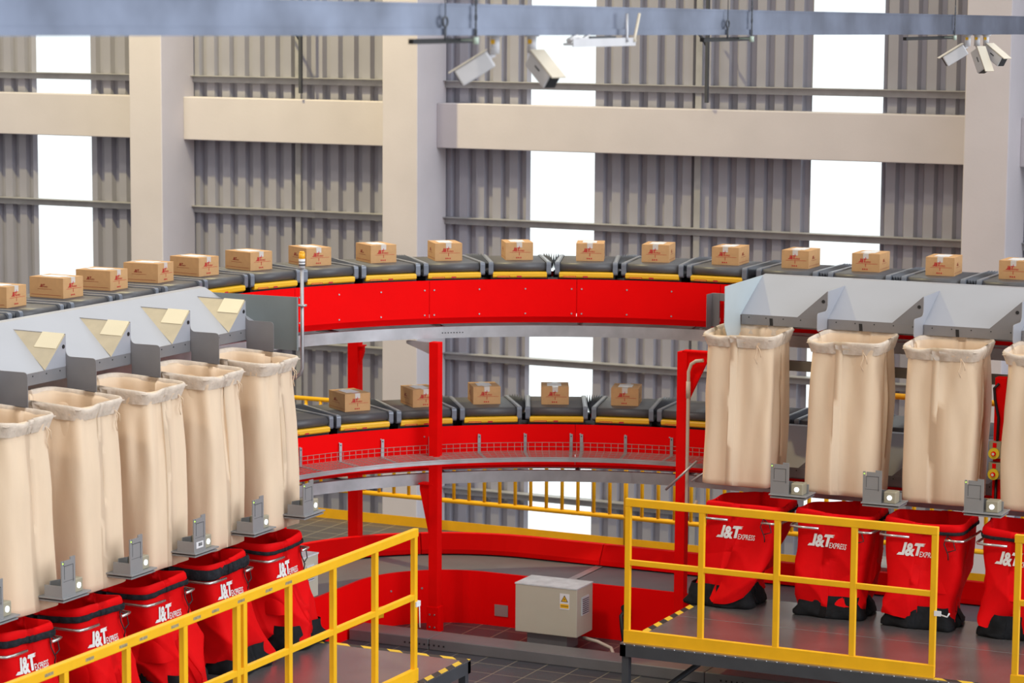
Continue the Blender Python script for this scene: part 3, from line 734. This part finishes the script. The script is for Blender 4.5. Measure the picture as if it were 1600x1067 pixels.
# ------------------------------------------------------------------ warning light
r = thing('warning_light', 'thin metal pole with an amber warning light between the left chutes and the red track', 'light', (-2.6, .3, -.8))
MB().tube([(-.16, 0, -.02), (-.06, 0, 0), (-.02, 0, .03), (0, 0, .08), (0, 0, .98)], .016, 10).build('pole', GALV, r)
MB().tube([(0, 0, .62), (0, 0, .635)], .042, 14).build('collar', GALV, r)
m = MB().tube([(0, 0, .95), (0, 0, 1.03)], .028, 14, 0).tube([(0, 0, .97), (0, 0, .985)], .029, 14, 1).tube([(0, 0, 1.0), (0, 0, 1.008)], .029, 14, 1); m.build('lamp_base', [LABEL, DARKST], r)
MB().tube([(0, 0, 1.03), (0, 0, 1.08)], .027, 14).tube([(0, 0, 1.08), (0, 0, 1.095)], [.027, .018], 14).build('amber_lens', AMBER, r)

# ------------------------------------------------------------------ wire tray below lower track
r = thing('wire_tray', 'curved wire mesh tray hung below the lower red track', 'tray', (0, 0, 0))
za = -1.785; o0, o1 = -.03, -.46; t0, t1 = .9, LA + .1
m = MB()
for k in range(0, 9): 
    o = o0 + (o1 - o0) * k / 8; m.tube([inner(t, o, za) for t in tlist(t0, t1, .15)], .0022, 4)
for zz_ in (-1.745, -1.705): m.tube([inner(t, o0, zz_) for t in tlist(t0, t1, .15)], .0026, 4)
t = t0
while t < t1:
    m.tube([inner(t, o0, -1.705), inner(t, o0, za), inner(t, o1, za - .015)], .0022, 4); t += .066
m.build('wire_mesh', mat('wire_rust_grey', (.40, .34, .30), .5, .4), r)
m = MB(); sweep(m, [(o1, za - .03), (o1 + .012, za - .03), (o1 + .012, za + .012), (o1, za + .012)], t0, t1); m.build('front_bar', GALV, r)
for a_ in (156.9, 149.75, 142.6, 134.9, 127.1, 119.96, 112.88, 111.3, 104.5, 97.3):
    t = RI * (pi - R_(a_)); m = MB()
    p = [inner(t - .014, -.01, z) for z in (-1.625, za - .02)]; q = [inner(t + .014, -.01, z) for z in (-1.625, za - .02)]
    e = inner(t, -.016, 0) - inner(t, -.01, 0)
    m.prism([p[0], q[0], q[1], p[1]], e, 0)
    p = [inner(t - .014, o, za - .01) for o in (-.01, o1 + .01)]; q = [inner(t + .014, o, za - .01) for o in (-.01, o1 + .01)]
    m.prism([p[0], q[0], q[1], p[1]], (0, 0, -.006), 0)
    m.tube([inner(t, -.016, -1.645), inner(t, -.02, -1.645)], .006, 6, 1)
    m.build('bracket', [GALV, BLACK], r, normals=True)

# ------------------------------------------------------------------ lower take-away conveyor
CX, CY = -2.05, 1.95
def cpath(t, rad, z):
    """t<0 left straight (towards the viewer), then a quarter turn, then the right straight"""
    L = 1.4 * pi / 2
    if t < 0: return Vector((CX - rad, CY + t, z))
    if t > L: return Vector((CX + t - L, CY + rad, z))
    a_ = pi - t / 1.4; return Vector((CX + rad * cos(a_), CY + rad * sin(a_), z))
LC = 1.4 * pi / 2
def csweep(mb, prof, a, b, mi=0, step=.1):
    n = int((b - a) / step); tl = sorted([a + (b - a) * i / n for i in range(n + 1)] + [0, LC])
    tl = [t for t in tl if a <= t <= b]
    return mb.grid([[cpath(t, rr, z) for rr, z in prof] for t in tl], mi, smooth=False, wrap=True)
r = thing('takeaway_conveyor', 'curved grey flat belt conveyor between red side guards at floor level', 'conveyor')
csweep(MB(), [(.90, -2.95), (.93, -2.95), (.93, -3.46), (.90, -3.46)], -1.9, 8.8).build('inner_guard', RED, r)
csweep(MB(), [(1.835, -2.985), (1.845, -2.945), (1.93, -2.80), (2.0, -2.80), (2.0, -3.46), (1.97, -3.46), (1.97, -2.83)], -3.2, LC * .62).build('outer_guard', RED, r)
csweep(MB(), [(1.835, -2.985), (1.845, -2.945), (1.93, -2.80), (2.0, -2.80), (2.0, -3.46), (1.97, -3.46), (1.97, -2.83)], LC * .62 + .006, LC + .75).build('outer_guard', RED, r)
csweep(MB(), [(1.835, -2.985), (1.845, -2.945), (1.93, -2.80), (2.0, -2.80), (2.0, -3.46), (1.97, -3.46), (1.97, -2.83)], LC + .756, 8.8).build('outer_guard', RED, r)
BG = mat('grey_flat_belt', (.155, .16, .18), .45, var=.06, bump=.1, bscale=80)
jt = LC + .75
for a_, b_ in ((-3.2, jt - .045), (jt + .045, 8.8)):
    csweep(MB(), [(.935, -3.0), (1.88, -3.0), (1.88, -3.04), (.935, -3.04)], a_, b_).build('belt', BG, r)
csweep(MB(), [(.94, -2.995), (1.86, -2.995), (1.86, -3.03), (.94, -3.03)], jt - .04, jt + .04, step=.02).build('transfer_plate', GALV, r)
m = MB()
for t in (.7, 1.2, 2.6, 3.1, 4.4, 4.6, 4.85, 5.0): 
    q = cpath(t, .90, -3.12); q2 = cpath(t, .893, -3.12); m.tube([q, q2], .010, 8)
m.build('bolts', GALV, r)
for k, t in enumerate((.45, LC + .15)):
    q = cpath(t, .895, -3.30); d_ = (cpath(t, .88, -3.3) - q); tn = (cpath(t + .05, .895, -3.3) - q).normalized()
    m = MB().prism([q - tn * .07 - zz * .06, q + tn * .07 - zz * .06, q + tn * .07 + zz * .05, q - tn * .07 + zz * .05], d_ * .3, 0)
    m.build('sticker_plate', [YELB if k == 0 else mat('grey_plate', (.35, .25, .24), .5)], r, normals=True)
# cabinets
def cabinet(loc, sz, rz, label, sign):
    r = thing('electric_cabinet', label, 'electrical box', loc, rz); x, y, z = sz
    MB().box(0, x, 0, y, 0, z).build('housing', BOXM, r, bevel=.006)
    MB().box(-.004, x + .004, -.004, y + .004, z, z + .012).build('lid', BOXT, r)
    m = MB().box(x, x + .008, y * .28, y * .72, z * .42, z * .80, 0)
    for k in range(8): m.box(x + .008, x + .013, y * .31, y * .69, z * (.45 + .042 * k), z * (.465 + .042 * k), 1)
    m.build('louvre', [BOXT, DARKST], r)
    if sign:
        m = MB().box(x - .17, x - .075, -.003, 0, z - .19, z - .045, 0)
        m.prism([(x - .158, -.0045, z - .12), (x - .087, -.0045, z - .12), (x - .1225, -.0045, z - .058)], (0, .0014, 0), 1)
        m.prism([(x - .149, -.0055, z - .115), (x - .096, -.0055, z - .115), (x - .1225, -.0055, z - .069)], (0, .001, 0), 2)
        m.prism([(x - .119, -.0065, z - .080), (x - .131, -.0065, z - .097), (x - .122, -.0065, z - .097), (x - .126, -.0065, z - .111), (x - .114, -.0065, z - .093), (x - .123, -.0065, z - .093)], (0, .001, 0), 1)
        m.box(x - .165, x - .08, -.0045, -.003, z - .178, z - .14, 2)
        for k in range(6): m.box(x - .155 + k * .012, x - .147 + k * .012, -.0052, -.0045, z - .163, z - .155, 1)
        m.build('warning_sign', [LABEL, BLACK, YELB], r)
    return r
cb = cabinet((-1.46, 2.22, -3.32), (.62, .36, .445), 0, 'beige electrical cabinet with a yellow warning sign in front of the floor-level conveyor', True)
MB().box(.1, .5, .05, .3, -.14, 0).build('stand', CHAN, cb)
cabinet((-3.10, .62, -2.86), (.30, .30, .38), 0, 'small beige cabinet with a louvre behind the furthest left red bag', False)
tag(MB().tube([(-.86, 2.42, -3.36), (-.70, 2.38, -3.37), (-.52, 2.28, -3.39), (-.44, 2.16, -3.43), (-.43, 2.10, -3.45)], .016, 10).build('cable', PVC), 'cream hose curling over the floor right of the beige cabinet', 'cable')
tag(MB().tube([(-.60, 2.80, -3.15), (-.62, 2.74, -3.2), (-.60, 2.72, -3.3), (-.55, 2.66, -3.44)], .022, 10).tube([(-.60, 2.82, -3.13), (-.60, 2.76, -3.13)], .035, 10).build('motor_cable', BLACK), 'short black cable leaving the red guard right of the beige cabinet', 'cable')

# floor duct
r = thing('floor_duct', 'long low grey steel duct lying on the floor in front of the curved conveyor', 'duct')
for a_, b_ in ((-2.93, -2.1), (-2.096, .6), (.604, 4.6)):
    MB().box(a_, b_, 1.72, 2.02, -3.46, -3.355).build('duct_section', CHAN, r, bevel=.008)
m = MB()
for k in range(9): m.box(-2.35 + k * .05, -2.335 + k * .05, 1.716, 1.72, -3.42, -3.405)
for k in range(9): m.box(.75 + k * .05, .765 + k * .05, 1.716, 1.72, -3.42, -3.405)
m.build('slots', BLACK, r)

# ------------------------------------------------------------------ platforms
def deck(x0, x1, y0, y1, label, legs, tapes, seams=()):
    r = thing('platform', label, 'platform')
    MB().box(x0, x1, y0, y1, -2.812, -2.80).build('checker_plate', DECK, r)
    m = MB()
    for a_ in (x0, x1 - .05): m.box(a_, a_ + .05, y0, y1, -2.91, -2.812)
    for a_ in (y0, y1 - .05): m.box(x0, x1, a_, a_ + .05, -2.91, -2.812)
    m.build('edge_frame', DARKST, r)
    for lx, ly in legs: MB().box(lx - .03, lx + .03, ly - .03, ly + .03, -3.46, -2.91).build('leg', DARKST, r)
    for q in tapes: MB().box(*q, -2.80, -2.7985).build('hazard_tape', HAZ, r)
    m = MB()
    for q in seams: m.box(*q, -2.80, -2.7992)
    if seams: m.build('plate_seam', CHUTEG, r)
    return r
dr = deck(.41, 5.2, .28, 2.35, 'raised checker plate platform under the right row of red bags', [(.45, .33), (2.6, .33), (4.6, .33), (.45, 2.2)], [(.41, .47, .40, 2.35), (3.06, 3.75, .29, .35)], [(.47, 5.2, 1.40, 1.405)])
MB().tube([(.48, .36, -3.40), (.98, 2.0, -2.93)], .03, 4).build('brace', DARKST, dr)
dl = deck(-2.6, -.44, -8.0, -.77, 'raised checker plate platform under the left row of red bags', [(-.48, -.82), (-.48, -3.2), (-2.5, -.82)], [(-2.3, -.44, -.83, -.77), (-.50, -.44, -1.62, -.83)], ())

# ------------------------------------------------------------------ railings
def bar(mb, p, q, w_, h_, mi=0):
    p, q = Vector(p), Vector(q); d = q - p; a_ = atan2(d.y, d.x)
    if abs(d.z) > d.length * .9: mb.box(p.x - w_ / 2, p.x + w_ / 2, p.y - h_ / 2, p.y + h_ / 2, min(p.z, q.z), max(p.z, q.z), mi)
    else: mb.box(0, d.length, -w_ / 2, w_ / 2, -h_ / 2, h_ / 2, mi, T(*p) @ RZ(a_))
def railing(p, q, posts, label, z0=-2.80, H=1.2, joints=()):
    """square-tube railing with top rail, middle rail, kick plate; posts are distances along it"""
    p, q = Vector(p), Vector(q); d = q - p; L_ = d.length; r = thing('guard_railing', label, 'railing', (p.x, p.y, z0), atan2(d.y, d.x))
    MB().box(0, L_, -.022, .022, H - .065, H).build('top_rail', YEL, r, bevel=.005)
    ps = sorted(posts)
    for i in range(len(ps) - 1):
        MB().box(ps[i] + .022, ps[i + 1] - .022, -.018, .018, H - .555, H - .51).build('middle_rail', YEL, r, bevel=.004)
    MB().box(0, L_, -.024, -.018, -.01, .10).box(0, L_, -.018, .018, .07, .10).build('kick_plate', YEL, r, bevel=.003)
    for x in ps: MB().box(x - .024, x + .024, -.020, .020, .0, H - .06).build('post', YEL, r, bevel=.004)
    return r
rr = railing((.42, .35), (3.055, .35), [.024, .67, 1.315, 1.957, 2.61], 'yellow railing along the front edge of the right platform')
MB().box(2.625, 2.68, -.03, -.02, .50, .54).tube([(2.68, -.025, .51), (2.73, -.025, .50), (2.745, -.025, .53)], .006, 6).build('white_tie', LABEL, rr)
railing((3.66, .35), (5.0, .35), [.03, .67, 1.3], 'yellow railing at the right frame edge of the right platform')
rl = railing((-.53, -7.6), (-.53, -1.55), [7.6 - v for v in (7.55, 6.9, 6.22, 5.54, 4.87, 4.20, 4.115, 3.50, 2.86, 2.22, 1.585)], 'long yellow railing along the left platform running towards the viewer')
MB().box(6.0, 6.07, -.03, .0, .59, .63).tube([(6.05, -.028, .60), (6.055, -.03, .42)], .005, 6).build('white_tie', LABEL, rl)
stm = mat('sticker_grey', (.35, .28, .15), .6, var=.4, scale=60)
for v in (6.45, 6.02, 5.65, 5.42, 5.05, 4.78, 4.55, 4.22, 3.85, 3.58):
    MB().box(7.6 - v, 7.6 - v + .09, -.0228, -.0222, 1.155, 1.175).build('sticker', stm, rl)

# rear railing of the mezzanine with pickets
r = thing('picket_railing', 'yellow picket railing at the back edge of the floor behind the curved tracks', 'railing', (0, 6.75, -3.46))
x0, x1 = -7.5, 4.5
MB().box(x0, x1, -.004, .004, .0, .11).build('kick_plate', YEL, r)
MB().tube([(x0, 0, .34), (x1, 0, .34)], .028, 8).build('bottom_rail', YEL, r)
MB().tube([(x0, 0, 1.37), (x1, 0, 1.37)], .026, 8).build('top_rail', YEL, r)
x = -4.555; xs = [x + .19 * k for k in range(-15, 47)]
for i, px in enumerate(xs):
    if (i - 15) % 12 == 0: continue
    MB().tube([(px, 0, .34), (px, 0, 1.37)], .022, 6).build('picket', YEL, r)
for k in range(-1, 4):
    px = x + .19 * 12 * k; MB().tube([(px, 0, 0), (px, 0, 1.37)], .026, 8).build('post', YEL, r)
MB().tube([(x - .0, -.02, .34), (x - .03, -.12, .0)], .024, 8).build('diagonal_stay', YEL, r)
# high handrail seen between the right bags
tag(MB().tube([(.5, 5.2, -1.34), (4.8, 5.2, -1.34)], .03, 8).build('handrail', YEL), 'thin yellow handrail seen between the right calico bags', 'railing')
r = thing('steel_table', 'small grey steel shelf behind the right red bags', 'shelf', (1.0, 4.45, -3.46))
MB().box(-.25, .9, -.25, .25, .60, .64).build('top', GALV, r)
for sx in (-.15, .8): MB().box(sx - .03, sx + .03, -.15, .15, 0, .60).build('leg', DARKST, r)

# ------------------------------------------------------------------ overhead cable trunk with CCTV
r = thing('overhead_beam', 'long galvanised steel box beam crossing overhead at the top of the picture', 'beam', (3.4, -12.9, 2.293))
sl = -.0066; Lb = 18.5
def bz(y): return 2.293 + sl * (y + 12.9)
m = MB(); m.prism([(-.07, 0, .0), (.07, 0, 0), (.07, 0, .135), (-.07, 0, .135)], (0, Lb, sl * Lb)); m.build('box_section', TRUNKM, r, normals=True)
m = MB(); m.prism([(-.075, 0, .130), (.075, 0, .130), (.075, 0, .139), (-.075, 0, .139)], (0, Lb, sl * Lb)); m.prism([(.07, 0, .0), (.078, 0, 0), (.078, 0, .03), (.07, 0, .03)], (0, Lb, sl * Lb)); m.build('cover_strip', TRUNKM, r, normals=True)
for i, (ya, yb) in enumerate(((-9.18, -8.55), (-5.75, -5.0), (-2.0, -.85))):
    z = bz((ya + yb) / 2); q = thing('hanger_bar', '%s black hanger bar under the overhead beam' % ['left', 'middle', 'right'][i], 'bracket', (3.40, yb, z - .02), 0, 'black hanger bars')
    MB().box(-.012, .012, ya - yb, 0, -.016, .006).build('bar', BLACK, q)
    dy = (-.17, -.20, -.24)[i]; m = MB()
    for k in range(7): m.tube([(.085, dy + .008 * cos(2 * pi * j / 8) * (1 if k % 2 else .4), .0 + k * .033 + .018 * sin(2 * pi * j / 8)) for j in range(8)], .0035, 5, closed=True)
    m.tube([(.085, dy, .22), (.085, dy, .9)], .003, 5); m.build('chain', DARKST, q)
    if i < 2:
        d2 = dy - (.30, .38)[i]
        m = MB().tube([(.085, d2, -.0), (.085, d2, .055)], .006, 6).tube([(.085, d2 + .022 * sin(2 * pi * k / 12), .08 + .022 * cos(2 * pi * k / 12)) for k in range(12)], .005, 6, closed=True).tube([(.085, d2, .10), (.085, d2, .9)], .0025, 5)
        m.build('eye_bolt', DARKST, q)
    MB().tube([(.085, dy, -.02), (.085, dy, .012)], .014, 8).box(0, .09, dy - .006, dy + .006, -.005, .003).build('nut', mat('pale_nut', (.5, .6, .5), .4), q)
def cctv(y, x, aim, tilt, label):
    z = bz(y); q = thing('cctv_camera', label, 'camera', (x, y, z), 0, 'bullet cameras under the overhead beam')
    MB().tube([(0, 0, 0), (0, 0, -.008)], .035, 14).tube([(0, 0, 0), (0, 0, -.085)], .022, 14).build('mount', CCTV, q)
    MB().box(-.01, .01, -.0235, -.0215, -.04, -.02).build('yellow_tag', YELB, q)
    Mm = T(0, 0, -.085) @ RZ(aim) @ RY(tilt)
    m = MB(); m.tube([(0, 0, 0), (.04, 0, -.0)], .012, 10, 0, Mm); m.build('arm', CCTV, q)
    b_ = MB().box(.025, .20, -.038, .038, -.05, .032, 0, Mm); bo = b_.build('camera_body', CCTV, q, bevel=.008)
    MB().box(.02, .225, -.043, .043, .034, .040, 0, Mm).build('sun_shield', CCTVY, q)
    MB().box(.198, .203, -.03, .03, -.043, .026, 0, Mm).build('front_glass', BLACK, q)
    MB().box(.09, .13, -.0395, -.038, -.005, .003, 0, Mm).build('nameplate', DARKST, q)
cctv(-8.35, 3.40, R_(205), R_(32), 'left bullet camera of the near pair under the overhead beam, pointing left')
cctv(-7.95, 3.40, R_(335), R_(38), 'right bullet camera of the near pair under the overhead beam, pointing right')
cctv(-.45, 3.40, R_(205), R_(32), 'bullet camera pointing left in the group near the right column')
cctv(-.10, 3.44, R_(335), R_(32), 'bullet camera pointing right in the group near the right column')
cctv(-.20, 3.40, R_(330), R_(62), 'bullet camera pointing down between two others near the right column')
r = thing('wireless_bridge', 'small white radio bracket with two antennas under the overhead beam', 'antenna', (3.47, -7.35, bz(-7.35) - .035))
MB().box(-.02, .03, -.35, .42, -.012, .0).box(.028, .033, -.35, .42, -.02, .02).build('bracket', CCTV, r)
MB().box(-.015, .02, -.12, .2, .0, .03).build('radio_box', DARKST, r)
for yy, lean in ((.30, .0), (.40, .06)):
    MB().tube([(.035, yy, .0), (.035, yy, .02), (.035, yy + lean, .14)], [.012, .008, .008], 8).build('antenna', CCTVY if lean else GALV, r)
MB().tube([(0, -.33, .01), (0, -.25, .03), (0, -.17, .01), (0, -.10, .03)], .014, 8).build('cable_loop', WHITE, r)
